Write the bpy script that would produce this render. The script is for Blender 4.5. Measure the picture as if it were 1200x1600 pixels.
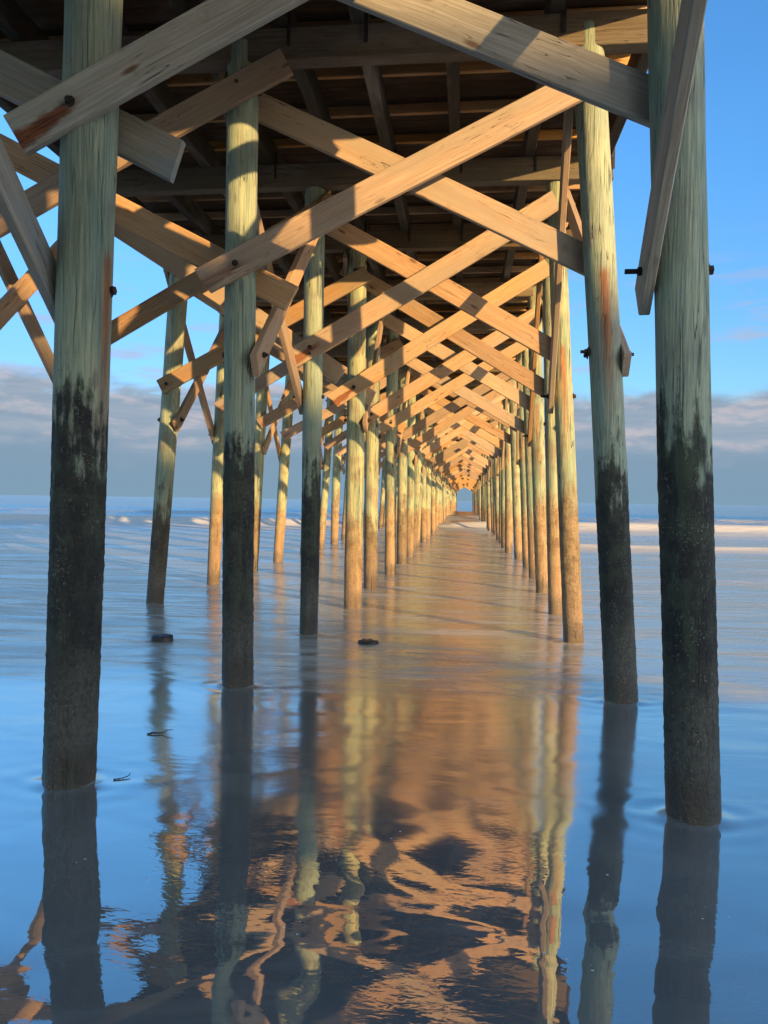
import bpy, bmesh, math, random
import numpy as np
from mathutils import Vector, Matrix, noise
R = math.radians
scene = bpy.context.scene
for o in list(bpy.data.objects): bpy.data.objects.remove(o)

# ---------------------------------------------------------------- camera
CAM_H = 1.55; F = 1200.0
yaw = math.atan(127/F); pitch = math.atan(-18.5/F); roll = R(.81)
fw = Vector((-math.sin(yaw)*math.cos(pitch), math.cos(yaw)*math.cos(pitch), math.sin(pitch)))
r0 = Vector((math.cos(yaw), math.sin(yaw), 0)); u0 = r0.cross(fw)
rt = r0*math.cos(roll)+u0*math.sin(roll); up = -r0*math.sin(roll)+u0*math.cos(roll)
cam_d = bpy.data.cameras.new('camera'); cam = bpy.data.objects.new('camera', cam_d)
scene.collection.objects.link(cam)
cam.matrix_world = Matrix(((rt.x, up.x, -fw.x, 0), (rt.y, up.y, -fw.y, 0), (rt.z, up.z, -fw.z, CAM_H), (0, 0, 0, 1)))
cam_d.sensor_fit = 'VERTICAL'; cam_d.angle = 2*math.atan(800/F)
cam_d.clip_start = .05; cam_d.clip_end = 20000
scene.camera = cam
scene.render.resolution_x = 768; scene.render.resolution_y = 1024

# ---------------------------------------------------------------- light
AZ = 45.0            # sun stands behind the camera, this far to the right of the pier's axis
EL = 8.8
SUN_STR = 3.4; SKY_STR = .15; EXPO = 1.65
scene.view_settings.view_transform = 'Standard'; scene.view_settings.look = 'None'
scene.view_settings.exposure = EXPO; scene.view_settings.gamma = 1

class NT:
    """small helper round a node tree"""
    def __init__(s, tree): s.t = tree; s.l = tree.links
    def n(s, typ, **kw):
        nd = s.t.nodes.new(typ)
        for k, v in kw.items(): setattr(nd, k, v)
        return nd
    def set(s, sock, v):
        if isinstance(v, bpy.types.NodeSocket): s.l.new(v, sock)
        elif isinstance(v, (tuple, list)) and sock.type == 'RGBA' and len(v) == 3: sock.default_value = (*v, 1)
        else: sock.default_value = v
    def m(s, op, a, b=0, c=0, clamp=False):
        nd = s.n('ShaderNodeMath', operation=op, use_clamp=clamp)
        s.set(nd.inputs[0], a); s.set(nd.inputs[1], b); s.set(nd.inputs[2], c); return nd.outputs[0]
    def vm(s, op, a, b=(0, 0, 0)):
        nd = s.n('ShaderNodeVectorMath', operation=op); s.set(nd.inputs[0], a); s.set(nd.inputs[1], b); return nd.outputs[0]
    def mix(s, f, a, b, bt='MIX'):
        nd = s.n('ShaderNodeMix', data_type='RGBA', blend_type=bt); s.set(nd.inputs[0], f); s.set(nd.inputs[6], a); s.set(nd.inputs[7], b); return nd.outputs[2]
    def noise(s, vec, scale, detail=3, rough=.5, dist=0):
        nd = s.n('ShaderNodeTexNoise'); s.l.new(vec, nd.inputs['Vector']); s.set(nd.inputs['Scale'], scale)
        nd.inputs['Detail'].default_value = detail; nd.inputs['Roughness'].default_value = rough; nd.inputs['Distortion'].default_value = dist
        return nd.outputs['Fac']
    def ramp(s, v, lo, hi, a=0., b=1., smooth=True):
        nd = s.n('ShaderNodeMapRange', interpolation_type='SMOOTHSTEP' if smooth else 'LINEAR')
        s.set(nd.inputs[0], v); s.set(nd.inputs[1], lo); s.set(nd.inputs[2], hi); s.set(nd.inputs[3], a); s.set(nd.inputs[4], b); return nd.outputs[0]
    def sep(s, v):
        nd = s.n('ShaderNodeSeparateXYZ'); s.l.new(v, nd.inputs[0]); return nd.outputs
    def comb(s, x, y, z):
        nd = s.n('ShaderNodeCombineXYZ'); s.set(nd.inputs[0], x); s.set(nd.inputs[1], y); s.set(nd.inputs[2], z); return nd.outputs[0]
    def bump(s, h, strength, dist, nrm=None):
        nd = s.n('ShaderNodeBump'); s.set(nd.inputs['Height'], h); s.set(nd.inputs['Strength'], strength); s.set(nd.inputs['Distance'], dist)
        if nrm is not None: s.l.new(nrm, nd.inputs['Normal'])
        return nd.outputs[0]

world = bpy.data.worlds.new('World'); scene.world = world; world.use_nodes = True
W = NT(world.node_tree); world.node_tree.nodes.clear()
sky = W.n('ShaderNodeTexSky', sky_type='NISHITA'); sky.sun_disc = False
sky.sun_elevation = R(EL); sky.sun_rotation = R(180-AZ)
sky.air_density = 1.0; sky.dust_density = .6; sky.ozone_density = 2.0
tc = W.n('ShaderNodeTexCoord'); d = W.sep(tc.outputs['Generated'])
el = W.m('ARCSINE', d[2]); az = W.m('ARCTAN2', d[0], d[1])
SKY_GRADE = (1.0, 1.0, 1.0)
hs = W.n('ShaderNodeHueSaturation'); hs.inputs['Saturation'].default_value = 1.0; hs.inputs['Value'].default_value = 1.0
W.l.new(sky.outputs[0], hs.inputs['Color'])
front = W.ramp(W.m('MULTIPLY', d[1], W.m('SUBTRACT', 1.0, W.m('MULTIPLY', W.ramp(d[2], .55, .85), 1.0))), -.15, .35)   # seaward half, away from the sun
skyc = W.mix(1.0, hs.outputs[0], W.mix(front, (.84, .90, 1.02), W.mix(W.ramp(el, .10, .45), W.mix(W.ramp(az, -.75, .3), (.23, .335, .50), (.33, .50, .68)), (.31, .60, .87))), 'MULTIPLY')
# air towards the horizon
def fbm(sx, sy, off, det=7, rough=.58, dist=.2):
    return W.noise(W.comb(W.m('MULTIPLY', az, sx), W.m('MULTIPLY', el, sy), off), 1.0, det, rough, dist)
n_top = fbm(7, 16, 3.7); n_puff = fbm(13, 52, 8.1); n_wisp = fbm(8, 46, 11.3); n_band = fbm(5, 90, 21.0, 6)
K = 1/.15/3.14
top_edge = W.m('ADD', el, W.m('MULTIPLY', W.m('SUBTRACT', n_top, .5), .10))
bank = W.m('MULTIPLY', front, W.ramp(top_edge, .150, .122))
lit = W.m('MULTIPLY', W.ramp(n_puff, .47, .66), W.ramp(el, .045, .075))
body = W.mix(W.ramp(n_band, .35, .65), (.28*K, .375*K, .49*K), (.35*K, .43*K, .53*K))
cloud = W.mix(lit, body, (.52*K, .51*K, .57*K))
low = W.mix(W.ramp(el, .0, .06), (.215*K, .35*K, .47*K), (.225*K, .345*K, .47*K))
cloud = W.mix(W.ramp(top_edge, .045, .085), low, cloud)
sky1 = W.mix(W.m('MULTIPLY', bank, W.m('SUBTRACT', 1.0, W.m('MULTIPLY', W.ramp(n_puff, .40, .28), W.ramp(el, .09, .12)))), skyc, cloud)
wisp = W.m('MULTIPLY', W.m('MULTIPLY', front, W.m('MULTIPLY', W.ramp(el, .11, .15), W.ramp(el, .34, .19))), W.ramp(n_wisp, .51, .68, 0, .6))
skyc4 = W.mix(wisp, sky1, (.50*K, .50*K, .60*K))
bg = W.n('ShaderNodeBackground'); W.l.new(skyc4, bg.inputs[0]); bg.inputs[1].default_value = SKY_STR
wo = W.n('ShaderNodeOutputWorld'); W.l.new(bg.outputs[0], wo.inputs[0])

sd = bpy.data.lights.new('sun', 'SUN'); sd.energy = SUN_STR; sd.angle = R(.53); sd.color = (1, .63, .25)
sun = bpy.data.objects.new('sun', sd); scene.collection.objects.link(sun)
sdir = Vector((math.sin(R(AZ))*math.cos(R(EL)), -math.cos(R(AZ))*math.cos(R(EL)), math.sin(R(EL))))   # towards the sun
sun.rotation_euler = sdir.to_track_quat('Z', 'Y').to_euler(); sun.location = (10, -10, 12)

# ---------------------------------------------------------------- materials
def new_mat(name):
    m = bpy.data.materials.new(name); m.use_nodes = True; m.node_tree.nodes.clear()
    N = NT(m.node_tree); b = N.n('ShaderNodeBsdfPrincipled'); o = N.n('ShaderNodeOutputMaterial')
    N.l.new(b.outputs[0], o.inputs[0]); return m, N, b

def rnd_coords(N):
    t = N.n('ShaderNodeTexCoord'); oi = N.n('ShaderNodeObjectInfo')
    off = N.m('MULTIPLY', oi.outputs['Random'], 37.0)
    return t.outputs['Object'], N.vm('ADD', t.outputs['Object'], N.comb(off, N.m('MULTIPLY', off, 1.7), off)), oi.outputs['Random']

def attr(N, name):
    a = N.n('ShaderNodeAttribute', attribute_type='OBJECT', attribute_name=name); return a.outputs['Fac']

def mat_pile():
    m, N, b = new_mat('treated_pile_wood')
    raw, v, rnd = rnd_coords(N)
    uv = N.n('ShaderNodeUVMap'); uv.uv_map = 'UVMap'; u = N.sep(uv.outputs[0]); z = u[1]
    st = N.vm('MULTIPLY', v, (9, 9, .8)); n_st = N.noise(st, 1, 5, .6, .4)
    fine = N.noise(N.vm('MULTIPLY', v, (95, 95, 3.2)), 1, 4, .65, .3)
    blot = N.noise(v, 2.6, 4, .55)
    c = N.mix(N.ramp(n_st, .3, .7), (.20, .28, .20), (.50, .47, .25))
    c = N.mix(N.ramp(blot, .48, .66, 0, .8), c, (.25, .19, .12))
    c = N.mix(N.ramp(N.noise(N.vm('MULTIPLY', v, (5, 5, 1.1)), 1, 4, .5), .55, .74), c, (.22, .33, .21))
    c = N.mix(N.ramp(fine, .35, .7, .55, 0), c, (.09, .10, .06))
    crack = N.m('MULTIPLY', N.ramp(N.m('ABSOLUTE', N.m('SUBTRACT', N.noise(N.vm('MULTIPLY', v, (16, 16, .5)), 1, 3, .5, .8), .5)), 0, .014, .95, 0), N.ramp(N.noise(v, 3.1, 2, .5), .42, .55))
    c = N.mix(crack, c, (.05, .045, .03))
    kn = N.n('ShaderNodeTexVoronoi'); N.l.new(N.vm('MULTIPLY', v, (4.5, 4.5, 1.6)), kn.inputs['Vector']); kn.inputs['Scale'].default_value = 1
    knm = N.ramp(kn.outputs['Distance'], .05, .12, .8, 0); c = N.mix(knm, c, (.10, .06, .03))
    c = N.mix(N.m('MULTIPLY', N.ramp(attr(N, 'algae_shade'), .6, 1.0), .42), c, N.mix(N.ramp(fine, .3, .7), (.17, .24, .215), (.27, .35, .31)))
    # rust run below the bolt on the side that faces the beach
    rz = attr(N, 'rust_z'); ra = attr(N, 'rust')
    du = N.m('ABSOLUTE', N.m('SUBTRACT', u[0], attr(N, 'rust_u')))
    edge = N.m('ADD', .085, N.m('MULTIPLY', N.m('SUBTRACT', n_st, .5), .14))
    rm = N.m('MULTIPLY', N.ramp(du, 0, edge, 1, 0), N.m('MULTIPLY', N.ramp(N.m('SUBTRACT', rz, z), -.03, .06), N.ramp(N.m('SUBTRACT', rz, z), .30, 1.35, 1, 0)))
    rm = N.m('MULTIPLY', N.m('MULTIPLY', rm, ra), N.ramp(fine, .25, .6, .6, 1))
    c = N.mix(N.m('MULTIPLY', rm, .95), c, N.mix(N.ramp(fine, .3, .65), (.10, .03, .010), (.36, .11, .025)))
    # tidal growth, its tone also carrying painted shade on the near piles
    tn = N.m('ADD', N.m('MULTIPLY', N.m('SUBTRACT', N.noise(N.vm('MULTIPLY', v, (3.6, 3.6, 2.0)), 1, 7, .68), .5), 2.3), N.m('MULTIPLY', N.m('SUBTRACT', N.noise(N.vm('MULTIPLY', v, (18, 18, 1.8)), 1, 4, .6), .5), 1.3))
    zz = N.m('ADD', z, tn); top = attr(N, 'tide_z')
    wet = N.ramp(N.m('SUBTRACT', top, zz), -.12, N.m('SUBTRACT', .50, N.m('MULTIPLY', attr(N, 'algae_shade'), .28)))
    al = attr(N, 'algae_shade')
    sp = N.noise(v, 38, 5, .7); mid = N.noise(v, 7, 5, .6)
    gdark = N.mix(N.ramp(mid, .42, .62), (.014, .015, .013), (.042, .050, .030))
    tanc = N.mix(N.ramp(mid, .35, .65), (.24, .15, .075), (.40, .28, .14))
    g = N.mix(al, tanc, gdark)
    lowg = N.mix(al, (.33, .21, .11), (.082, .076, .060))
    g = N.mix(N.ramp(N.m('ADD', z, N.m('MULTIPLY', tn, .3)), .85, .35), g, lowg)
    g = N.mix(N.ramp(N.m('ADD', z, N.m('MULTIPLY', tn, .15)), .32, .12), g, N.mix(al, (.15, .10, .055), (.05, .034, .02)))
    g = N.mix(N.m('MULTIPLY', N.ramp(sp, .36, .56, 1, 0), N.m('ADD', .30, N.m('MULTIPLY', al, .4))), g, (.03, .022, .014))
    vb = N.n('ShaderNodeTexVoronoi'); N.l.new(v, vb.inputs['Vector']); vb.inputs['Scale'].default_value = 58
    bar = N.m('MULTIPLY', N.ramp(vb.outputs['Distance'], .16, .28, 1, 0), N.ramp(N.noise(v, 6, 4, .6), .50, .62))
    g = N.mix(N.m('MULTIPLY', bar, .55), g, (.30, .29, .24))
    sp2 = N.noise(N.vm('MULTIPLY', v, (70, 70, 40)), 1, 5, .75); pt = N.noise(N.vm('MULTIPLY', v, (9, 9, 4)), 1, 4, .6)
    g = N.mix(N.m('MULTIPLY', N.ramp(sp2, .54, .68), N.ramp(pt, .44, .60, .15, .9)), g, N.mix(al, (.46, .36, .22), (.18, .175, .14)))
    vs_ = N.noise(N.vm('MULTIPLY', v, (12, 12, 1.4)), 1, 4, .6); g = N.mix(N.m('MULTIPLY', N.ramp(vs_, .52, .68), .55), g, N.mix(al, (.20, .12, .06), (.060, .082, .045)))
    c = N.mix(wet, c, g)
    N.l.new(c, b.inputs['Base Color'])
    N.l.new(N.ramp(z, .05, .5, .35, .82), b.inputs['Roughness'])
    h = N.m('ADD', N.m('MULTIPLY', fine, N.m('SUBTRACT', 1.0, wet)), N.m('MULTIPLY', N.m('ADD', sp, N.m('MULTIPLY', bar, .8)), wet))
    h = N.m('SUBTRACT', h, N.m('MULTIPLY', crack, 2.2))
    h = N.m('ADD', h, N.m('MULTIPLY', N.m('MULTIPLY', sp2, 1.4), wet))
    N.l.new(N.bump(h, .8, .014), b.inputs['Normal'])
    return m

def mat_plank(name, ca, cb, cc, dark=0., grainy=1.):
    m, N, b = new_mat(name)
    raw, v, rnd = rnd_coords(N)
    warp = N.noise(N.vm('MULTIPLY', v, (.9, 5, 5)), 1, 2, .5)
    vv = N.vm('ADD', v, N.comb(0, N.m('MULTIPLY', warp, .10), N.m('MULTIPLY', warp, .10)))
    ring = N.noise(N.vm('MULTIPLY', vv, (.45, 16, 16)), 1, 4, .55, .5)
    line = N.noise(N.vm('MULTIPLY', vv, (1.6, 85, 85)), 1, 4, .6, .2)
    c = N.mix(N.ramp(ring, .32, .68), ca, cb)
    c = N.mix(N.ramp(line, .35, .72, .50*grainy, 0), c, cc)
    c = N.mix(N.ramp(N.noise(N.vm('MULTIPLY', v, (.8, 3, 3)), 1, 4, .6), .5, .75, 0, .55), c, (.30, .27, .22))
    kn = N.n('ShaderNodeTexVoronoi'); N.l.new(N.vm('MULTIPLY', v, (2.1, 6.5, 6.5)), kn.inputs['Vector']); kn.inputs['Scale'].default_value = 1
    c = N.mix(N.ramp(kn.outputs['Distance'], .05, .15, .85, 0), c, (.12, .055, .025))
    wz = N.noise(N.vm('MULTIPLY', v, (1.1, 4, 4)), 1, 5, .65); fr = N.m('FRACT', N.m('MULTIPLY', rnd, 13.7))
    c = N.mix(N.m('MULTIPLY', N.ramp(N.m('ADD', wz, N.m('MULTIPLY', N.m('SUBTRACT', fr, .5), .35)), .50, .70), .62), c, tuple(x*y for x, y in zip(ca, (.72, .95, 1.3))))
    stn = N.noise(N.vm('MULTIPLY', v, (5, 7, 7)), 1, 4, .65, .5); c = N.mix(N.ramp(stn, .60, .74, 0, .5), c, tuple(x*.42 for x in ca))
    chk = N.m('MULTIPLY', N.ramp(N.m('ABSOLUTE', N.m('SUBTRACT', N.noise(N.vm('MULTIPLY', vv, (.8, 26, 26)), 1, 2, .5, .6), .5)), 0, .010, .85, 0), N.ramp(N.noise(N.vm('MULTIPLY', v, (1.3, 3, 3)), 1, 2, .5), .50, .58))
    c = N.mix(chk, c, tuple(x*.16 for x in ca))
    hv = N.n('ShaderNodeHueSaturation'); N.l.new(c, hv.inputs['Color'])
    N.l.new(N.ramp(rnd, 0, 1, .68, 1.12, False), hv.inputs['Value']); N.l.new(N.ramp(N.m('FRACT', N.m('MULTIPLY', rnd, 7.3)), 0, 1, .7, 1.1, False), hv.inputs['Saturation'])
    c = hv.outputs[0]
    s = N.sep(raw); bx = attr(N, 'rust_x'); ra = attr(N, 'rust')
    nn = N.noise(v, 9, 4, .6)
    dx = N.m('SUBTRACT', bx, s[0]); dy = N.m('ABSOLUTE', N.m('ADD', s[2], N.m('ADD', .02, N.m('MULTIPLY', dx, .10))))
    wdt = N.m('ADD', .045, N.m('ADD', N.m('MULTIPLY', dx, .12), N.m('MULTIPLY', N.m('SUBTRACT', nn, .5), .12)))
    rm = N.m('MULTIPLY', N.ramp(dx, -.12, .02), N.ramp(dy, N.m('MULTIPLY', wdt, .35), wdt, 1, 0))
    rm = N.m('MULTIPLY', rm, ra)
    c = N.mix(rm, c, N.mix(N.ramp(line, .3, .7), (.07, .025, .012), (.27, .085, .03)))
    N.l.new(c, b.inputs['Base Color']); b.inputs['Roughness'].default_value = .72
    b.inputs['Specular IOR Level'].default_value = .25
    N.l.new(N.bump(N.m('SUBTRACT', N.m('ADD', line, N.m('MULTIPLY', ring, .5)), N.m('MULTIPLY', chk, 2.5)), .5, .006), b.inputs['Normal'])
    return m

def mat_plain(name, col, rough=.7, metal=0, var=.35, scale=14):
    m, N, b = new_mat(name)
    raw, v, rnd = rnd_coords(N); n = N.noise(v, scale, 5, .65)
    N.l.new(N.mix(N.ramp(n, .3, .7), tuple(x*(1-var) for x in col), tuple(min(1, x*(1+var)) for x in col)), b.inputs['Base Color'])
    b.inputs['Roughness'].default_value = rough; b.inputs['Metallic'].default_value = metal
    N.l.new(N.bump(n, .4, .01), b.inputs['Normal']); return m

M_pile = mat_pile()
M_brace = mat_plank('pine_brace_wood', (.41, .245, .115), (.49, .315, .165), (.26, .125, .055))
M_grey = mat_plank('grey_brace_wood', (.37, .34, .28), (.47, .43, .36), (.20, .165, .12))  # greyer than the pine braces, used on the front bent
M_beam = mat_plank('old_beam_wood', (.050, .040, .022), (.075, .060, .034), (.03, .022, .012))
M_cap = mat_plank('cap_wood', (.13, .09, .045), (.19, .135, .07), (.07, .045, .022))
M_joist = mat_plank('joist_wood', (.50, .27, .10), (.60, .34, .14), (.30, .15, .055))
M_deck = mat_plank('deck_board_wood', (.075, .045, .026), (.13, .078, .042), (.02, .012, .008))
M_iron = mat_plain('rusty_iron', (.035, .022, .018), .75, .3, .6, 60)
M_stub = mat_plain('soaked_wood', (.018, .015, .012), .5, 0, .5, 30)
M_weed = mat_plain('seaweed_skin', (.02, .022, .012), .4, 0, .4, 40)

# ---------------------------------------------------------------- objects
def link(o, parent=None):
    scene.collection.objects.link(o)
    if parent is not None: o.parent = parent
    return o
def mesh_obj(name, verts, faces, mat, parent=None, smooth=False, uvs=None):
    me = bpy.data.meshes.new(name); me.from_pydata(verts, [], faces)
    if uvs is not None:
        l = me.uv_layers.new(name='UVMap'); l.data.foreach_set('uv', np.array(uvs, 'f').ravel())
    if smooth: me.polygons.foreach_set('use_smooth', [True]*len(me.polygons))
    me.materials.append(mat); me.update()
    return link(bpy.data.objects.new(name, me), parent)
def tag(o, label=None, cat=None, group=None, kind=None):
    if label: o['label'] = label
    if cat: o['category'] = cat
    if group: o['group'] = group
    if kind: o['kind'] = kind
    return o

def plank_geo(L, w, t, seed, bev=.006, nseg=10):
    """a sawn board along +X, centred in Y and Z; slightly bowed, edges eased, ends with a little skew"""
    rr = random.Random(seed); prof = []
    hw, ht = w/2, t/2
    for sx, sy in ((1, 1), (-1, 1), (-1, -1), (1, -1)):
        a = [(sx*(ht-bev), sy*hw), (sx*ht, sy*(hw-bev))]
        if sx*sy < 0: a.reverse()
        prof += a[::-1]
    bow = rr.uniform(-.006, .006)*L; crown = rr.uniform(-.004, .004)*L; tw = rr.uniform(-.02, .02)
    vs, fs = [], []
    sk0, sk1 = rr.uniform(-.02, .02), rr.uniform(-.02, .02)
    for i in range(nseg+1):
        f = i/nseg; x = f*L; q = 4*f*(1-f); a = tw*(f-.5)
        for (y, z) in prof:
            yy = y*math.cos(a)-z*math.sin(a); zz = z*math.cos(a)+y*math.sin(a)
            xs = x+(sk0*z/hw if i == 0 else 0)+(sk1*z/hw if i == nseg else 0)
            vs.append((xs, yy+bow*q*.4, zz+crown*q))
    n = 8
    for i in range(nseg):
        for k in range(n):
            a, b_ = i*n+k, i*n+(k+1) % n; fs.append((a, b_, b_+n, a+n))
    fs.append(tuple(range(n-1, -1, -1))); fs.append(tuple(nseg*n+k for k in range(n)))
    return vs, fs
def fix_normals(me):
    bm = bmesh.new(); bm.from_mesh(me); bmesh.ops.recalc_face_normals(bm, faces=bm.faces[:]); bm.to_mesh(me); bm.free()

def plank_matrix(p, q, nrm):
    x = (Vector(q)-Vector(p)).normalized(); y = Vector(nrm); y = (y-x*y.dot(x)).normalized(); z = x.cross(y)
    if z.z < 0: y = -y; z = -z
    return Matrix(((x.x, y.x, z.x, p[0]), (x.y, y.y, z.y, p[1]), (x.z, y.z, z.z, p[2]), (0, 0, 0, 1)))
def plank(name, p, q, w, t, nrm, mat, parent, seed, rust=0, rust_x=.22, nseg=10):
    L = (Vector(q)-Vector(p)).length
    vs, fs = plank_geo(L, w, t, seed, nseg=nseg); o = mesh_obj(name, vs, fs, mat, parent); fix_normals(o.data)
    o.matrix_world = plank_matrix(p, q, nrm); o['rust'] = float(rust); o['rust_x'] = float(rust_x)
    return o

class Bucket:
    """the far ones past the first hundred, as ONE part"""
    def __init__(s): s.v = []; s.f = []; s.uv = []
    def add(s, vs, fs, M=None, uvs=None):
        b = len(s.v); s.v += [tuple(M @ Vector(v)) if M else v for v in vs]; s.f += [tuple(i+b for i in f) for f in fs]
        if uvs: s.uv += uvs
    def build(s, name, mat, parent, smooth=False):
        o = mesh_obj(name, s.v, s.f, mat, parent, smooth, s.uv or None); fix_normals(o.data) if not s.uv else None
        o['kind'] = 'stuff'; o['rust'] = 0.; return o

def pile_geo(base, top, r_bot, r_top, seed, near):
    """round pile in its own coordinates: base at the origin; UV = (share of the turn from the seaward side, height in metres)"""
    nz, ns = (260, 64) if near > 1 else ((90, 32) if near else (26, 16))
    dx, dy = top[0]-base[0], top[1]-base[1]; H = top[2]; z0 = -.6
    rr = random.Random(seed); ox = rr.uniform(0, 100); b1, b2 = (rr.uniform(-.012, .012), rr.uniform(-.02, .02)) if near else (rr.uniform(-.06, .06), rr.uniform(-.05, .05))
    vs, fs, uvs = [], [], []
    zs = [z0+(H-z0)*i/nz for i in range(nz+1)]
    for z in zs:
        f = max(0, z)/H; cx = dx*z/H+b1*math.sin(math.pi*f); cy = dy*z/H+b2*math.sin(math.pi*f)
        r = r_bot+(r_top-r_bot)*f
        for k in range(ns):
            a = 2*math.pi*(k/ns)+math.pi/2
            p = Vector((math.cos(a)*1.3+ox, math.sin(a)*1.3, z*.9))
            e = 1+.035*noise.noise(p)+.02*noise.noise(p*2.3)
            if near:
                g = max(0, min(1, (2.1-z)/.5)); q = Vector((math.cos(a)*r+ox, math.sin(a)*r, z))
                e += g*(.034*noise.noise(q*26)+.034*abs(noise.noise(q*60)))
                e += .008*noise.noise(Vector((math.cos(a)*5+ox, math.sin(a)*5, z*.7)))
            if z > H-.02: e *= .96
            vs.append((cx+math.cos(a)*r*e, cy+math.sin(a)*r*e, z))
    for i in range(nz):
        for k in range(ns):
            a, b_ = i*ns+k, i*ns+(k+1) % ns; fs.append((a, b_, b_+ns, a+ns))
            uvs += [(k/ns, zs[i]), ((k+1)/ns, zs[i]), ((k+1)/ns, zs[i+1]), (k/ns, zs[i+1])]
    fs.append(tuple(nz*ns+k for k in range(ns))); uvs += [(k/ns, H) for k in range(ns)]
    return vs, fs, uvs

# ---------------------------------------------------------------- the pier
pier = link(bpy.data.objects.new('pier', None))
tag(pier, 'long wooden fishing pier on round green-stained piles with crossed braces, running out over the surf', 'pier')
B = {-2: -3.6, -1: -1.1, 0: 1.45, 1: 3.93, 2: 6.17, 3: 8.65, 4: 10.85, 5: 13.4, 6: 16.05, 7: 18.6, 8: 21.1}
y = 21.1; i = 8
rg = random.Random(5)
while y < 121.5: i += 1; y += 2.48+rg.uniform(-.06, .06); B[i] = y
LAST = i
CAPZ = 5.05; CAPH = .26; STRZ = CAPZ+CAPH; STRH = .25; JZ = STRZ+STRH; JH = .10; DZ = JZ+JH
# row -> bent -> (base x, x at z=5)
near_p = {('L', 0): (-2.15, -2.10, .14, .15), ('R', 0): (1.10, .93, .13, .13), ('R', 1): (1.148, .945, .127, .130), ('R', 2): (1.24, .90, .126, .122), ('R', 3): (1.215, .93, .110, .095), ('R', 4): (1.27, 1.10, .097, .10), ('R', 5): (1.34, 1.12, .11, .12), ('R', 6): (1.44, 1.2, .115, .12), ('R', 7): (1.50, 1.25, .115, .12), ('R', 8): (1.46, 1.22, .118, .12),
          ('L', 1): (-2.105, -1.985, .135, .146), ('L', 2): (-1.85, -1.86, .128, .126), ('L', 3): (-1.765, -1.755, .104, .115), ('L', 4): (-1.58, -1.58, .128, .13), ('L', 5): (-1.64, -1.64, .117, .125), ('L', 6): (-1.55, -1.56, .117, .125), ('L', 7): (-1.52, -1.53, .117, .12), ('L', 8): (-1.51, -1.52, .115, .12),
          ('O', 4): (-4.515, -4.18, .124, .14), ('O', 5): (-4.49, -4.31, .112, .105), ('O', 6): (-4.51, -4.3, .11, .12), ('O', 7): (-4.59, -4.3, .12, .125)}
PX = {}
def pile_spec(row, n):
    if (row, n) in near_p: return near_p[(row, n)]
    rr = random.Random(hash((ord(row), n)) & 0xffff)
    j = rr.uniform(-.12, .12); k = rr.uniform(-.09, .09); r = rr.uniform(.105, .138)
    if row == 'R': return (1.36+j, 1.18+k, r, r+.005)
    if row == 'L': return (-1.55+j, -1.53+k, r, r+.008)
    if n <= 3: return (-4.56, -4.5, .115, .12)
    return (-4.5+j, -4.25+k, r, r+.008)
def px_at(row, n, z):
    s = pile_spec(row, n); return s[0]+(s[1]-s[0])*z/5.0
def pr_at(row, n, z):
    s = pile_spec(row, n); return s[2]+(s[3]-s[2])*z/5.2

far_piles = Bucket(); count = 0
ALG_SHADE = {('L', 1): 1, ('R', 1): 1, ('L', 2): 1, ('R', 2): 1, ('L', 3): 1, ('R', 3): .35, ('O', 4): .8, ('O', 3): 1}  # dark growth plus painted shade, set high on piles standing in shade
PLAB = {('L', 1): 'thick green-stained pile with a foot dark with growth and painted shade, a rust streak, front of the left row', ('R', 1): 'stout pale green pile with dark knots and a blackened foot, front of the right row',
        ('R', 2): 'leaning pile with an orange rust run below its bolt'}
TOPZ = {('L', 1): 2.08, ('R', 1): 1.98, ('R', 2): 1.85, ('L', 2): 2.0, ('L', 3): 1.95}
for n in sorted(B, key=lambda k: (k < 1, k)):
    for row in 'LRO':
        s = pile_spec(row, n); base = (s[0], B[n], 0); zt = 5.24; top = (s[0]+(s[1]-s[0])*zt/5, B[n], zt)
        near = 2 if (n in (1, 2)) else (1 if 3 <= n <= 8 else 0)
        if row == 'O' and near == 2: near = 0
        vs, fs, uvs = pile_geo(base, top, s[2], s[3], n*7+ord(row), near)
        if n < 1 or count >= 100: far_piles.add(vs, fs, Matrix.Translation(base), uvs); continue
        count += 1
        o = mesh_obj('pile', vs, fs, M_pile, pier, True, uvs); o.location = base
        rq = random.Random(n*17+ord(row)); o['algae_shade'] = float(ALG_SHADE.get((row, n), rq.choice([.0, .05, .1, .2, .5]))); o['tide_z'] = TOPZ.get((row, n), 1.75 if n < 4 else 1.5+rq.uniform(-.25, .2))
        o['rust_u'] = .5; o['rust_z'] = 3.36; o['rust'] = 0.
        if row == 'R': o['rust'] = {2: 1., 3: .9}.get(n, random.Random(n).choice([0, .4, .7])); o['rust_z'] = {2: 3.36, 3: 3.28}.get(n, 3.25)
        if (row, n) == ('L', 1): o['rust'] = 1.; o['rust_u'] = .72; o['rust_z'] = 2.84
        if (row, n) in PLAB: o['label'] = PLAB[(row, n)]
fp = far_piles.build('pile', M_pile, pier, True); fp['algae_shade'] = .22; fp['tide_z'] = 1.6; fp['rust_u'] = .5; fp['rust_z'] = 3.2

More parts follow.
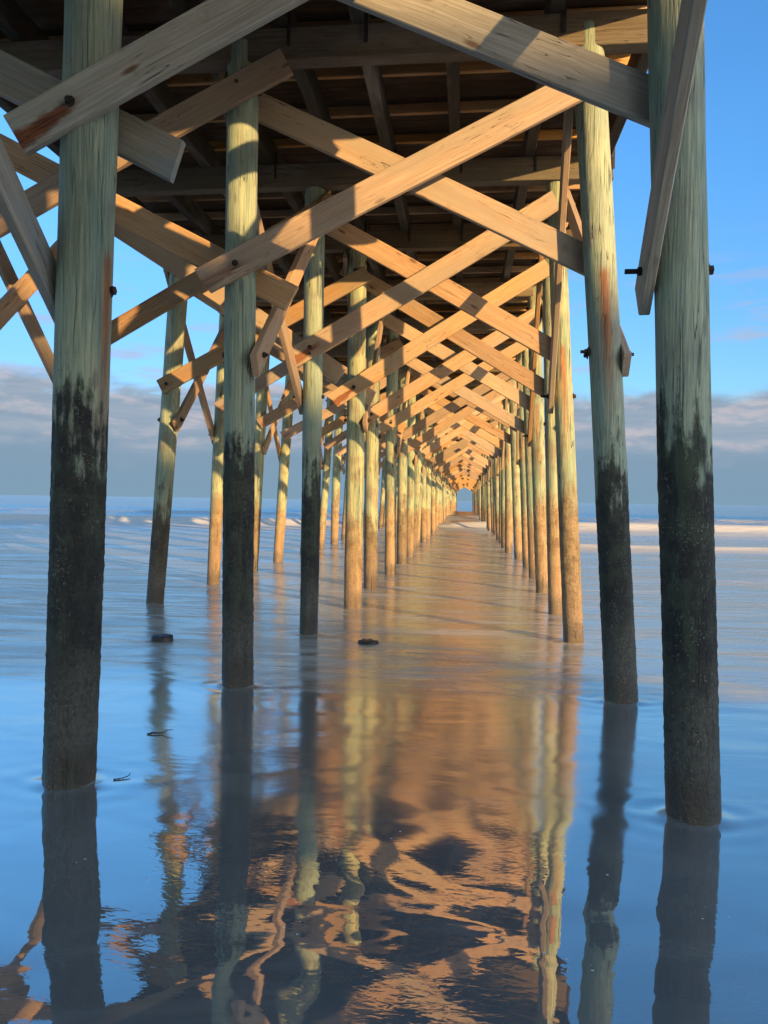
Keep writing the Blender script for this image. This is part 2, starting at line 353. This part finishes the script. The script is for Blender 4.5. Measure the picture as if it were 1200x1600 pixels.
def bolt_geo(L, a, b_, r=.013):
    """threaded rod along X with washer and nut at -a and +b; rod sticks out beyond the first nut"""
    bm = bmesh.new()
    def cyl(x0, x1, rad, seg, jit=0):
        M = Matrix.Translation(((x0+x1)/2, 0, 0)) @ Matrix.Rotation(math.pi/2, 4, 'Y') @ Matrix.Rotation(jit, 4, 'Z')
        bmesh.ops.create_cone(bm, cap_ends=True, segments=seg, radius1=rad, radius2=rad, depth=abs(x1-x0), matrix=M)
    cyl(-a-L, b_+.025, r, 12); cyl(-a-.006, -a, .036, 16); cyl(-a-.028, -a-.0065, .024, 6, .3)
    cyl(b_, b_+.006, .036, 16); cyl(b_+.0065, b_+.03, .024, 6, .1)
    vs = [tuple(v.co) for v in bm.verts]; fs = [tuple(v.index for v in f.verts) for f in bm.faces]
    bm.verts.index_update(); fs = [tuple(v.index for v in f.verts) for f in bm.faces]; bm.free()
    return vs, fs
bolt_cache = {}
def bolt(parent, pos, axis, L, a, b_):
    key = (round(L, 2), round(a, 2), round(b_, 2))
    if key not in bolt_cache:
        me = bpy.data.meshes.new('bolt'); me.from_pydata(*[x for x in (bolt_geo(*key)[0], [], bolt_geo(*key)[1])]); me.materials.append(M_iron); bolt_cache[key] = me
    o = link(bpy.data.objects.new('bolt', bolt_cache[key])); bpy.context.view_layer.update()
    x = Vector(axis); z = Vector((0, 0, 1)); y_ = z.cross(x)
    Mw = Matrix(((x.x, y_.x, z.x, pos[0]), (x.y, y_.y, z.y, pos[1]), (x.z, y_.z, z.z, pos[2]), (0, 0, 0, 1)))
    o.parent = parent; o.matrix_world = Mw
    return o

BW, BT = .225, .052
near_b = {  # inner ascending, inner descending, outer ascending, outer descending: (x, z) of both ends, low end first
    ('IA', 1): (-2.33, 3.40, .95, 5.00), ('ID', 1): (1.02, 3.56, -2.35, 5.08), ('OA', 1): (-4.5, 3.45, -1.6, 5.0), ('OD', 1): (-1.60, 3.39, -4.45, 4.85),
    ('IA', 2): (-2.13, 3.29, .86, 4.75), ('ID', 2): (1.0, 3.46, -2.0, 4.93), ('OA', 2): (-4.5, 3.48, -1.46, 5.01), ('OD', 2): (-1.47, 3.22, -4.45, 4.76),
    ('IA', 3): (-1.98, 3.12, .92, 4.82), ('ID', 3): (1.0, 3.22, -1.9, 4.88), ('OA', 3): (-4.45, 3.24, -1.5, 4.87), ('OD', 3): (-1.45, 2.98, -4.4, 4.9),
    ('IA', 4): (-1.88, 2.94, 1.08, 4.77), ('ID', 4): (1.15, 3.10, -1.8, 4.9), ('OA', 4): (-4.4, 3.13, -1.4, 4.72), ('OD', 4): (-1.35, 3.0, -4.35, 4.85),
    ('IA', 5): (-1.86, 2.9, 1.12, 4.73), ('ID', 5): (1.18, 3.2, -1.85, 4.98)}
near_b = {k: v for k, v in near_b.items()}
far_br = Bucket(); cnt = 0; nb = 0
for n in sorted(B, key=lambda k: (k < 1, k)):
    rr = random.Random(n*31+7)
    for kind in ('IA', 'ID', 'OA', 'OD'):
        if (kind, n) in near_b: x0, z0, x1, z1 = near_b[(kind, n)]
        else:
            x0, z0, x1, z1 = {'IA': (-1.86, 2.95, 1.18, 4.8), 'ID': (1.3, 3.15, -1.8, 4.92), 'OA': (-4.42, 3.1, -1.4, 4.8), 'OD': (-1.35, 3.0, -4.35, 4.85)}[kind]
            j = rr.uniform(-.11, .11); x0 += rr.uniform(-.07, .07); x1 += rr.uniform(-.06, .06); z0 += j+rr.uniform(-.05, .05); z1 += j+rr.uniform(-.04, .04)
        front = kind[1] == 'A'; lo_row = {'IA': 'L', 'ID': 'R', 'OA': 'O', 'OD': 'L'}[kind]; hi_row = {'IA': 'R', 'ID': 'L', 'OA': 'L', 'OD': 'O'}[kind]
        off = pr_at(lo_row, n, 4)+BT/2-.004
        off += .004 if kind[0] == 'I' else (BT+.008 if kind[1] == 'A' and n != 0 else .0)   # outer-bay boards overlap the inner ones on the shared pile
        if kind == 'OA' : off = pr_at('L', n, 4)+BT/2+BT*.0
        if kind == 'OD' : off = pr_at('L', n, 4)+BT/2+.002
        Y = B[n]+(-off if front else off)
        if kind == 'OA': Y -= BT+.006 if z1 > 4.6 and abs(x1-(-1.5)) < .5 and False else 0
        p, q = (x0, Y, z0), (x1, Y, z1)
        if n < 1 or cnt >= 100:
            vs, fs = plank_geo((Vector(q)-Vector(p)).length, BW, BT, n*5+ord(kind[1]), nseg=4); far_br.add(vs, fs, plank_matrix(p, q, (0, 1, 0))); continue
        cnt += 1
        rust = {('IA', 1): 1, ('IA', 2): .55, ('IA', 3): .9, ('IA', 4): .9}.get((kind, n), rr.choice([0, 0, .5, .8]) if front else 0)
        o = plank('cross_brace', p, q, BW, BT, (0, 1, 0), M_grey if n < 2 else M_brace, pier, n*5+ord(kind[1])+ord(kind[0]), rust, rust_x=.30 if kind == 'IA' else .15)
        if (kind, n) == ('IA', 1): o['label'] = 'grey brace with a rust-stained low end crossing the front left pile'
        if n <= 6 and (n > 1 or front):
            for (row, xx) in ((lo_row, px_at(lo_row, n, z0)), (hi_row, px_at(hi_row, n, z1)))[:1 if front else 2]:
                t = (xx-x0)/(x1-x0)
                if not 0.01 < t < .99: continue
                zz = z0+(z1-z0)*t; r_ = pr_at(row, n, zz); a = off+BT/2+.002; b_ = r_-.002
                if front: bolt(o, (xx, B[n], zz), (0, 1, 0), .032, a-.001, b_).scale = (1, .72, .72)
                else: bolt(o, (xx, B[n], zz), (0, 1, 0), .075, b_, a)
far_br.build('cross_brace', M_brace, pier)

far_sb = Bucket(); cnt = 0
SW = .19
for n in range(-2, LAST, 2):
    m_ = n+1
    for row in 'LRO':
        for side in ('in', 'out'):
            sgn = {('L', 'in'): 1, ('L', 'out'): -1, ('R', 'in'): -1, ('R', 'out'): 1, ('O', 'in'): 1, ('O', 'out'): -1}[(row, side)]
            up_first = (row == 'R' and side == 'in') or (row != 'R' and side == 'out')     # high at the nearer bent, low at the farther
            rr = random.Random(n*13+ord(row)+len(side)); jl, jh = rr.uniform(-.05, .05), rr.uniform(-.06, .06)
            zlo, zhi = 2.68+jl, 4.88+jh
            if n == 0 and row == 'R' and side == 'in': zlo = 2.70
            nh, nl = (n, m_) if up_first else (m_, n)
            dl = -1 if up_first else 1    # direction along Y from the low to the high end
            def X(nn, z): return px_at(row, nn, z)+sgn*(pr_at(row, nn, z)+BT/2+.001)
            yl, yh = B[nl], B[nh]
            sl = (zhi-zlo)/(yh-yl)
            e = .17
            Yl = yl-dl*e*.75; Yh = yh+dl*e*.6
            p = (X(nl, zlo)+.0, Yl, zlo+sl*(Yl-yl)); q = (X(nh, zhi), Yh, zhi+sl*(Yh-yh))
            if n < 0 or cnt >= 100:
                vs, fs = plank_geo((Vector(q)-Vector(p)).length, SW, BT, n, nseg=4); far_sb.add(vs, fs, plank_matrix(p, q, (1, 0, 0))); continue
            cnt += 1
            o = plank('side_brace', p, q, SW, BT+.004, (1, 0, 0), M_grey if n < 1 else M_brace, pier, n*3+ord(row), 0)
            if n <= 4:
                for (nn, zz) in ((nl, zlo), (nh, zhi)):
                    if nn < 1: continue
                    r_ = pr_at(row, nn, zz); a = r_+BT+.004; xx = px_at(row, nn, zz)
                    ax = (-sgn, 0, 0)     # rod end sticks out past the board
                    bolt(o, (xx, B[nn], zz), ax, .09 if (row, side) == ('R', 'in') else .05, a, r_-.004)
                # the board's own bolt: a is on its side
                
far_sb.build('side_brace', M_brace, pier)
# the free end of a through-bolt on the second right pile
for (row, n, zz, s, L) in (('R', 2, 2.73, -1, .06), ('L', 4, 2.75, -1, .05)):
    r_ = pr_at(row, n, zz); pl = [c for c in pier.children if c.name.startswith('pile') and abs(c.location.y-B[n]) < .01 and abs(c.location.x-pile_spec(row, n)[0]) < .01][0]
    bolt(pl, (px_at(row, n, zz), B[n]-.03, zz), (-s, 0, 0), L, r_-.002, r_-.06)

XL, XR = -4.62, 1.47
def beam(name, x0, x1, y0, y1, z0, z1, mat, parent, seed, along='X'):
    if along == 'X': p, q, w, t, nn = (x0, (y0+y1)/2, (z0+z1)/2), (x1, (y0+y1)/2, (z0+z1)/2), z1-z0, y1-y0, (0, 1, 0)
    else: p, q, w, t, nn = ((x0+x1)/2, y0, (z0+z1)/2), ((x0+x1)/2, y1, (z0+z1)/2), z1-z0, x1-x0, (1, 0, 0)
    L = (Vector(q)-Vector(p)).length
    rr = random.Random(seed)
    vs, fs = plank_geo(L, w, t, seed, nseg=1 if along == 'Y' else 6)
    o = mesh_obj(name, vs, fs, mat, parent); fix_normals(o.data); o.matrix_world = plank_matrix(p, q, nn); o['rust'] = 0.; o['rust_x'] = 0.
    return o
SX = [-4.5, -3.75, -3.0, -2.25, -1.52, -.9, -.17, .63, 1.46]
for n in sorted(B):
    cb = beam('cap_beam', XL-.05, XR+.05, B[n]-.12, B[n]+.03, CAPZ, CAPZ+CAPH-.004, M_cap, pier, n+900)
    if n in (1, 2, 3, 4):
        for sx in SX[3:]:
            vs, fs = plank_geo(.30, .03, .006, 3, bev=.001, nseg=1)
            s_ = mesh_obj('strap', vs, fs, M_iron, cb); s_.matrix_world = plank_matrix((sx+.065, B[n]-.130, CAPZ+.10), (sx+.065, B[n]-.130, CAPZ+.42), (0, 1, 0))
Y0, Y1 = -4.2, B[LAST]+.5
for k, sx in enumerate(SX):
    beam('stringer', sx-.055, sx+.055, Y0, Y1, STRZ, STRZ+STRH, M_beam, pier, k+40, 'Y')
far_j = Bucket(); k = 0; y = 1.9
ys = [Y0+.3+.7*i for i in range(int((Y1-Y0-.6)/.7))]
for y in [y for y in ys if y > 2.8]+[y for y in ys if y <= 2.8]:
    vs, fs = plank_geo(XR-XL, JH, .05, k, nseg=2); Mx = plank_matrix((XL, y, JZ+JH/2+.002), (XR, y, JZ+JH/2+.002), (0, 1, 0))
    if k < 100:
        o = mesh_obj('joist', vs, fs, M_joist, pier); fix_normals(o.data); o.matrix_world = Mx; o['rust'] = 0.
    else: far_j.add(vs, fs, Mx)
    k += 1
far_j.build('joist', M_joist, pier)
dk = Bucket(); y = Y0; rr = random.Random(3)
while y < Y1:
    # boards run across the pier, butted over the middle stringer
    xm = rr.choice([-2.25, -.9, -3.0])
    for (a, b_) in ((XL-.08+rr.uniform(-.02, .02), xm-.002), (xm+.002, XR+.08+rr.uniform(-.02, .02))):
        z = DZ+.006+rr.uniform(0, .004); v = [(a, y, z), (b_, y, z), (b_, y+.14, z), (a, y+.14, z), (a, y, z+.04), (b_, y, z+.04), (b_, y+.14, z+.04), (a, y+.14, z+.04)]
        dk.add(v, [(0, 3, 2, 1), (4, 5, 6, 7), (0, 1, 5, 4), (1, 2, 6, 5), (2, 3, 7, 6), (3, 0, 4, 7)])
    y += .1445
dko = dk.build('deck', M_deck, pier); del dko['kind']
del dko['rust']; dko['rust'] = 0.

# ---------------------------------------------------------------- water
def water():
    xs = list(np.arange(-3.2, 2.4, .035))
    x = xs[-1]; st = .04
    while x < 3000: st *= 1.06; x += st; xs.append(x)
    x = xs[0]; st = .04; left = []
    while x > -3000: st *= 1.06; x -= st; left.append(x)
    xs = np.array(left[::-1]+xs)
    ys = list(np.arange(2.0, 8.0, .035)); y = ys[-1]; st = .04
    while y < 7000:
        if y < 14: st = .05
        elif y < 30: st = .12
        elif y < 70: st = .25
        else: st *= 1.05
        y += st; ys.append(y)
    y = ys[0]; st = .05; lo = []
    while y > -60: st *= 1.12; y -= st; lo.append(y)
    ys = np.array(lo[::-1]+ys)
    Xg, Yg = np.meshgrid(xs, ys); Z = np.zeros_like(Xg); foam = np.zeros_like(Xg)
    def wob(x, s): return np.sin(x*.11+s)+.6*np.sin(x*.27+s*2.1)+.35*np.sin(x*.61+s*3.3)+.2*np.sin(x*1.3+s)
    def roller(yc, h, wd, amp, s, f, f_len, env=None):
        nonlocal Z, foam
        c = yc+amp*wob(Xg, s); dy = Yg-c
        prof = np.where(dy < 0, np.exp(-(dy/(wd*.55))**2), np.exp(-(dy/(wd*1.8))**2))
        e = 1 if env is None else env(Xg)
        Z += h*prof*e
        fm = np.where(dy < 0, np.exp(-(dy/f_len)**2), np.exp(-(dy/(wd*.35))**2))
        foam = np.maximum(foam, f*fm*e)
    sm = lambda a, b, x: np.clip((x-a)/(b-a), 0, 1)
    roller(45, .42, 1.5, .7, .4, 1.0, 10.0, lambda x: .50+.50*np.maximum(sm(-2, 2, x), .85*sm(-5, -9, x)))
    roller(27.5, .10, .7, .35, 2.0, 1.0, 3.0, lambda x: .25+.75*sm(1, 4, x))
    roller(66, .35, 3.0, 1.2, 4.0, .42, 9)
    roller(90, .35, 4, 1.5, 1.3, .0, 5)
    roller(16.5, .03, .5, .5, 5.2, .45, .7, lambda x: sm(2, 5, x))
    roller(34, .07, 1.4, .8, 3.1, .40, 6, lambda x: .25+.75*np.exp(-((x+.2)/3.0)**2))
    for (yc, h, s) in ((14.0, .012, 1.), (11.6, .010, 2.), (9.4, .010, 4.4), (7.5, .007, 3.), (19, .02, .3), (22.5, .03, 1.9)):
        roller(yc, h, .45, .25, s, 0, 1)
    # small rings and a run-out round the near piles
    for (row, n) in (('L', 1), ('R', 1), ('L', 2), ('R', 2), ('L', 3), ('R', 3)):
        cx, cy = pile_spec(row, n)[0], B[n]; r = np.hypot(Xg-cx, (Yg-cy)*1.5); r0 = pile_spec(row, n)[2]
        e = np.clip((r-r0), 0, 9); Z += (.0035*np.cos(e*26)*np.exp(-e*4.5)+.010*np.exp(-e*30))*(r < 2); foam = np.maximum(foam, .62*np.exp(-(e/.05)**2)*(r < 1)*(.55+.45*np.sin(np.arctan2(Yg-cy, Xg-cx)*3+cx*5)))
        for sg in (-1, 1):       # V of the backwash, pointing seaward
            d_ = np.abs((Xg-cx)*sg*.42-(Yg-cy+.12))*1.0; Z += .007*np.exp(-(d_/.05)**2)*np.exp(-np.abs(Xg-cx)*2.0)*((Xg-cx)*sg > 0)
    nx, ny = len(xs), len(ys)
    co = np.stack([Xg, Yg, Z], -1).reshape(-1, 3)
    i0 = (np.arange(ny-1)[:, None]*nx+np.arange(nx-1)[None]).ravel()
    fa = np.stack([i0, i0+1, i0+1+nx, i0+nx], 1)
    me = bpy.data.meshes.new('water'); me.vertices.add(len(co)); me.vertices.foreach_set('co', co.astype('f').ravel())
    me.loops.add(fa.size); me.loops.foreach_set('vertex_index', fa.astype('i').ravel())
    me.polygons.add(len(fa)); me.polygons.foreach_set('loop_start', (np.arange(len(fa))*4).astype('i'))
    me.polygons.foreach_set('use_smooth', np.ones(len(fa), bool)); me.update(calc_edges=True)
    a = me.attributes.new('foam', 'FLOAT', 'POINT'); a.data.foreach_set('value', foam.astype('f').ravel())
    me.validate()
    return link(bpy.data.objects.new('water', me))
def mat_water():
    m = bpy.data.materials.new('sea_water'); m.use_nodes = True; m.node_tree.nodes.clear(); N = NT(m.node_tree)
    g = N.n('ShaderNodeNewGeometry'); pos = g.outputs['Position']; s = N.sep(pos)
    fa = N.n('ShaderNodeAttribute', attribute_name='foam'); foam = fa.outputs['Fac']
    dist = s[1]
    wn = N.noise(N.vm('MULTIPLY', pos, (.5, 1.1, 1)), 1, 3, .5)
    zone = N.ramp(N.m('ADD', dist, N.m('MULTIPLY', N.m('SUBTRACT', wn, .5), 1.2)), 5.8, 6.7)      # beyond the glassy pool: moving, milky water
    big = N.noise(N.vm('MULTIPLY', pos, (.85, 1.35, 1)), 1, 1.5, .4, 1.2)
    mid = N.noise(N.vm('MULTIPLY', pos, (3.4, 4.6, 1)), 1, 2, .45, 1.0)
    rip = N.noise(N.vm('MULTIPLY', pos, (3.0, 19, 1)), 1, 3, .5, .6)
    fine = N.noise(N.vm('MULTIPLY', pos, (18, 40, 1)), 1, 2, .5, .6)
    patch = N.ramp(N.noise(N.vm('MULTIPLY', pos, (1.1, .8, 1)), 1, 2, .5), .42, .62, .15, 1.25)
    ripm = N.m('MULTIPLY', N.ramp(dist, 3.4, 5.2, .03, 1.0), patch)
    h = N.m('ADD', N.m('MULTIPLY', big, .011), N.m('ADD', N.m('MULTIPLY', mid, .0006), N.m('ADD', N.m('MULTIPLY', N.m('MULTIPLY', rip, .0017), ripm), N.m('MULTIPLY', N.m('MULTIPLY', fine, .00035), patch))))
    chop = N.noise(N.vm('MULTIPLY', pos, (.55, 3.2, 1)), 1, 4, .55, .3)
    far = N.noise(N.vm('MULTIPLY', pos, (.10, .45, 1)), 1, 5, .6)
    h = N.m('ADD', h, N.m('MULTIPLY', N.m('MULTIPLY', chop, .024), zone))
    h = N.m('ADD', h, N.m('MULTIPLY', N.m('MULTIPLY', far, .50), N.ramp(dist, 20, 70)))
    nrm = N.bump(h, 1.0, 1.0)
    fn = N.noise(N.vm('MULTIPLY', pos, (.45, 1.7, 1)), 1, 5, .62, 1.3)
    fb = N.noise(N.vm('MULTIPLY', pos, (.16, .33, 1)), 1, 6, .65, .8)
    f1 = N.m('MULTIPLY', N.ramp(N.m('ADD', foam, N.m('ADD', N.m('MULTIPLY', N.m('SUBTRACT', fn, .5), .6), N.m('MULTIPLY', N.m('SUBTRACT', fb, .5), 1.3))), .15, .85), N.ramp(foam, .03, .2))
    veil = N.m('MULTIPLY', N.m('ADD', .10, N.m('MULTIPLY', N.ramp(fn, .40, .68), .60)), N.m('MULTIPLY', zone, N.ramp(dist, 60, 30)))
    film = N.m('MULTIPLY', N.ramp(N.noise(N.vm('MULTIPLY', pos, (.9, 2.4, 1)), 1, 5, .6, 1.5), .48, .70), .13)
    ff = N.m('MAXIMUM', N.m('MULTIPLY', f1, .9), N.m('MAXIMUM', veil, film))
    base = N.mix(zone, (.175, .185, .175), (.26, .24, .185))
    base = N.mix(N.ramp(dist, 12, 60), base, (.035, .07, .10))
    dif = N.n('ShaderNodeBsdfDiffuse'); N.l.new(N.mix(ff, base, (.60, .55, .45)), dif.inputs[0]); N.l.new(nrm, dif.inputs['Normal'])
    gl = N.n('ShaderNodeBsdfGlossy'); gl.distribution = 'GGX'; gl.inputs[0].default_value = (1, .975, .90, 1); N.l.new(nrm, gl.inputs['Normal'])
    N.l.new(N.m('ADD', N.m('ADD', N.ramp(dist, 2.9, 4.2, .010, .125), N.m('MULTIPLY', zone, .08)), N.m('MULTIPLY', f1, .4)), gl.inputs['Roughness'])
    lw = N.n('ShaderNodeLayerWeight'); lw.inputs[0].default_value = .5; N.l.new(nrm, lw.inputs['Normal'])
    fac = N.m('MULTIPLY', N.m('POWER', lw.outputs['Facing'], 1.25), N.m('SUBTRACT', N.m('SUBTRACT', .95, N.m('MULTIPLY', zone, .12)), N.m('MULTIPLY', ff, .75)))
    mx = N.n('ShaderNodeMixShader'); N.l.new(fac, mx.inputs[0]); N.l.new(dif.outputs[0], mx.inputs[1]); N.l.new(gl.outputs[0], mx.inputs[2])
    o = N.n('ShaderNodeOutputMaterial'); N.l.new(mx.outputs[0], o.inputs[0])
    return m
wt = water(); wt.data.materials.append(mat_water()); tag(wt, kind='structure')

# ---------------------------------------------------------------- sand under the water, rising to the beach behind the camera
def sand():
    xs = np.linspace(-200, 200, 60); ys = np.concatenate([np.linspace(-160, -4, 50), np.linspace(0, 200, 40)])
    Xg, Yg = np.meshgrid(xs, ys); Z = np.where(Yg < 0, -.25-.045*Yg, -.25-.02*Yg); Z = np.minimum(Z, 3.5+.3*np.sin(Xg*.2)*np.cos(Yg*.15))
    nx = len(xs); vs = [tuple(p) for p in np.stack([Xg, Yg, Z], -1).reshape(-1, 3)]
    fs = [(j*nx+i, j*nx+i+1, (j+1)*nx+i+1, (j+1)*nx+i) for j in range(len(ys)-1) for i in range(nx-1)]
    o = mesh_obj('sand', vs, fs, mat_plain('beach_sand', (.36, .29, .20), .9, 0, .2, 3), None, True); return tag(o, kind='structure')
sand()

# ---------------------------------------------------------------- house added out of view, shaped to cast shade over the near piles
def shade_caster_house():
    h = link(bpy.data.objects.new('shade_caster_house', None)); s2 = math.sqrt(.5)
    q0 = -58.0; pE = 5.85; t = math.tan(R(EL))
    h.location = ((pE-q0)*s2, (pE+q0)*s2, 2.2); h.rotation_euler = (0, 0, R(45)); bpy.context.view_layer.update()
    tag(h, 'shingled beach house with a pitched roof behind the photographer', 'house')
    # local x = p - pE (so the wall's edge is at 0), local y = q - q0
    Hh = 4.03+t*58-2.2
    hts = lambda p: Hh-.33*(p-3.5)
    def bx(name, x0, x1, y0, y1, z0, z1, mat, par):
        v = [(x0, y0, z0), (x1, y0, z0), (x1, y1, z0), (x0, y1, z0), (x0, y0, z1), (x1, y0, z1), (x1, y1, z1), (x0, y1, z1)]
        return mesh_obj(name, v, [(0, 3, 2, 1), (4, 5, 6, 7), (0, 1, 5, 4), (1, 2, 6, 5), (2, 3, 7, 6), (3, 0, 4, 7)], mat, par)
    eave = hts(pE); ridge = eave+.33*9
    v = []
    for y in (0, -10): v += [(0, y, -1), (0, y, eave), (-9, y, ridge), (-18, y, eave), (-18, y, -1)]
    wl = mesh_obj('wall', v, [(0, 1, 2, 3, 4), (9, 8, 7, 6, 5), (0, 5, 6, 1), (3, 8, 9, 4), (0, 4, 9, 5)], mat_plain('shingle_wall', (.34, .30, .25), .8), h)
    rm = mat_plain('roof_shingle', (.10, .09, .085), .85)
    v = []
    for y in (.3, -10.3): v += [(.25, y, eave-.05), (-9, y, ridge+.06), (-18.25, y, eave-.05), (-18.25, y, eave+.1), (-9, y, ridge+.22), (.25, y, eave+.1)]
    mesh_obj('roof', v, [(0, 1, 4, 5), (1, 2, 3, 4), (6, 11, 10, 7), (7, 10, 9, 8), (5, 4, 10, 11), (4, 3, 9, 10), (0, 6, 7, 1), (1, 7, 8, 2), (0, 5, 11, 6), (2, 8, 9, 3)], rm, h)
    wm = mat_plain('window_glass', (.03, .04, .05), .1); fm = mat_plain('white_trim', (.75, .75, .72), .5, 0, .05)
    for i in range(4):
        for j in range(2):
            x = -3-4*i; z = 2.0+3.2*j; f = bx('window', x-.7, x+.7, .002, .06, z-.9, z+.9, fm, h); bx('pane', x-.6, x+.6, .061, .07, z-.8, z+.8, wm, f)
shade_caster_house()

# ---------------------------------------------------------------- small things in the water
def stub(loc, r, hgt, seed, label):
    vs, fs = [], []; ns = 28; ox = seed*9.1
    rings = [(-.4, 1.0), (0, 1.03), (hgt*.5, 1.02), (hgt*.85, 1.0), (hgt, .93), (hgt*.97, .6), (hgt*.93, .25)]
    for z, f in rings:
        for k in range(ns):
            a = 2*math.pi*k/ns; e = 1+.12*noise.noise(Vector((math.cos(a)+ox, math.sin(a), z*4)))+.05*noise.noise(Vector((math.cos(a)*4+ox, math.sin(a)*4, z*9)))
            vs.append((math.cos(a)*r*f*e, math.sin(a)*r*f*e*.9, z+(.018*noise.noise(Vector((math.cos(a)*2*f+ox, math.sin(a)*2*f, 3))) if z > .01 else 0)))
    n = len(rings)
    for i in range(n-1):
        for k in range(ns): a, b_ = i*ns+k, i*ns+(k+1) % ns; fs.append((a, b_, b_+ns, a+ns))
    fs.append(tuple((n-1)*ns+k for k in range(ns)))
    o = mesh_obj('pile_stub', vs, fs, M_stub, None, True); o.location = loc; tag(o, label, 'pile stub', 'broken pile stubs in the shallows')
stub((-3.22, 7.95, 0), .115, .062, 1, 'dark broken pile stub, the taller of two, in blue water near the outer left pile')
stub((-1.02, 8.2, 0), .11, .032, 2, 'flat dark pile stub, the lower of two, in the tan water under the pier')

def weed(loc, pts, r, label):
    vs, fs = [], []; ns = 6
    P = [Vector(p) for p in pts]; Q = []
    for i in range(len(P)-1):
        for k in range(6):
            t = k/6; p0 = P[max(i-1, 0)]; p1 = P[i]; p2 = P[i+1]; p3 = P[min(i+2, len(P)-1)]
            Q.append(.5*((2*p1)+(p2-p0)*t+(2*p0-5*p1+4*p2-p3)*t*t+(3*p1-p0-3*p2+p3)*t**3))
    Q.append(P[-1])
    for i, p in enumerate(Q):
        d_ = (Q[min(i+1, len(Q)-1)]-Q[max(i-1, 0)]).normalized(); s1 = d_.cross(Vector((0, 0, 1))).normalized(); s2 = s1.cross(d_)
        rr_ = r*(1-.75*i/len(Q))*(1+.25*math.sin(i*2.1))
        for k in range(ns): a = 2*math.pi*k/ns; vs.append(tuple(p+s1*math.cos(a)*rr_*1.6+s2*math.sin(a)*rr_))
    for i in range(len(Q)-1):
        for k in range(ns): a, b_ = i*ns+k, i*ns+(k+1) % ns; fs.append((a, b_, b_+ns, a+ns))
    o = mesh_obj('seaweed', vs, fs, M_weed, None, True); o.location = loc; tag(o, label, 'seaweed', 'seaweed strands in the shallows')
weed((-1.98, 4.82, .002), [(-.06, -.02, 0), (-.02, -.012, .008), (.03, .0, .006), (.055, .012, .02), (.10, .014, .026)], .006, 'short dark seaweed strand lying on the blue water behind the front left pile')
weed((-1.86, 4.02, .002), [(-.03, -.02, 0), (.01, .0, .002), (.035, .03, .008), (.03, .055, .014)], .0035, 'thin hooked seaweed strand curling up beside the front left pile')

fl = Bucket(); rr = random.Random(11); mf, Nf, bf = new_mat('foam_bubble'); bf.inputs['Base Color'].default_value = (.7, .72, .72, 1); bf.inputs['Roughness'].default_value = .4
spots = [(1.22, 2.95, 6), (1.3, 2.85, 5), (.98, 3.0, 3), (-1.2, 3.0, 4), (-.6, 2.7, 4), (-1.6, 3.1, 3), (.42, 2.65, 4), (.35, 2.6, 3), (.7, 3.2, 2), (-.3, 3.5, 2)]
for (x, y, c) in spots:
    for k in range(c):
        px, py = x+rr.gauss(0, .04), y+rr.gauss(0, .05); r = rr.uniform(.002, .006); vs = [(px, py, r*.45)]; ns = 8
        for i in range(ns): a = 2*math.pi*i/ns; e = rr.uniform(.7, 1.3); vs.append((px+math.cos(a)*r*1.6*e, py+math.sin(a)*r*e, -.001))
        fl.add(vs, [(0, 1+i, 1+(i+1) % ns) for i in range(ns)])
fo = fl.build('foam', mf, None, True); del fo['rust']; tag(fo, 'scattered white foam flecks on the glassy water in the foreground', 'foam', kind='stuff')
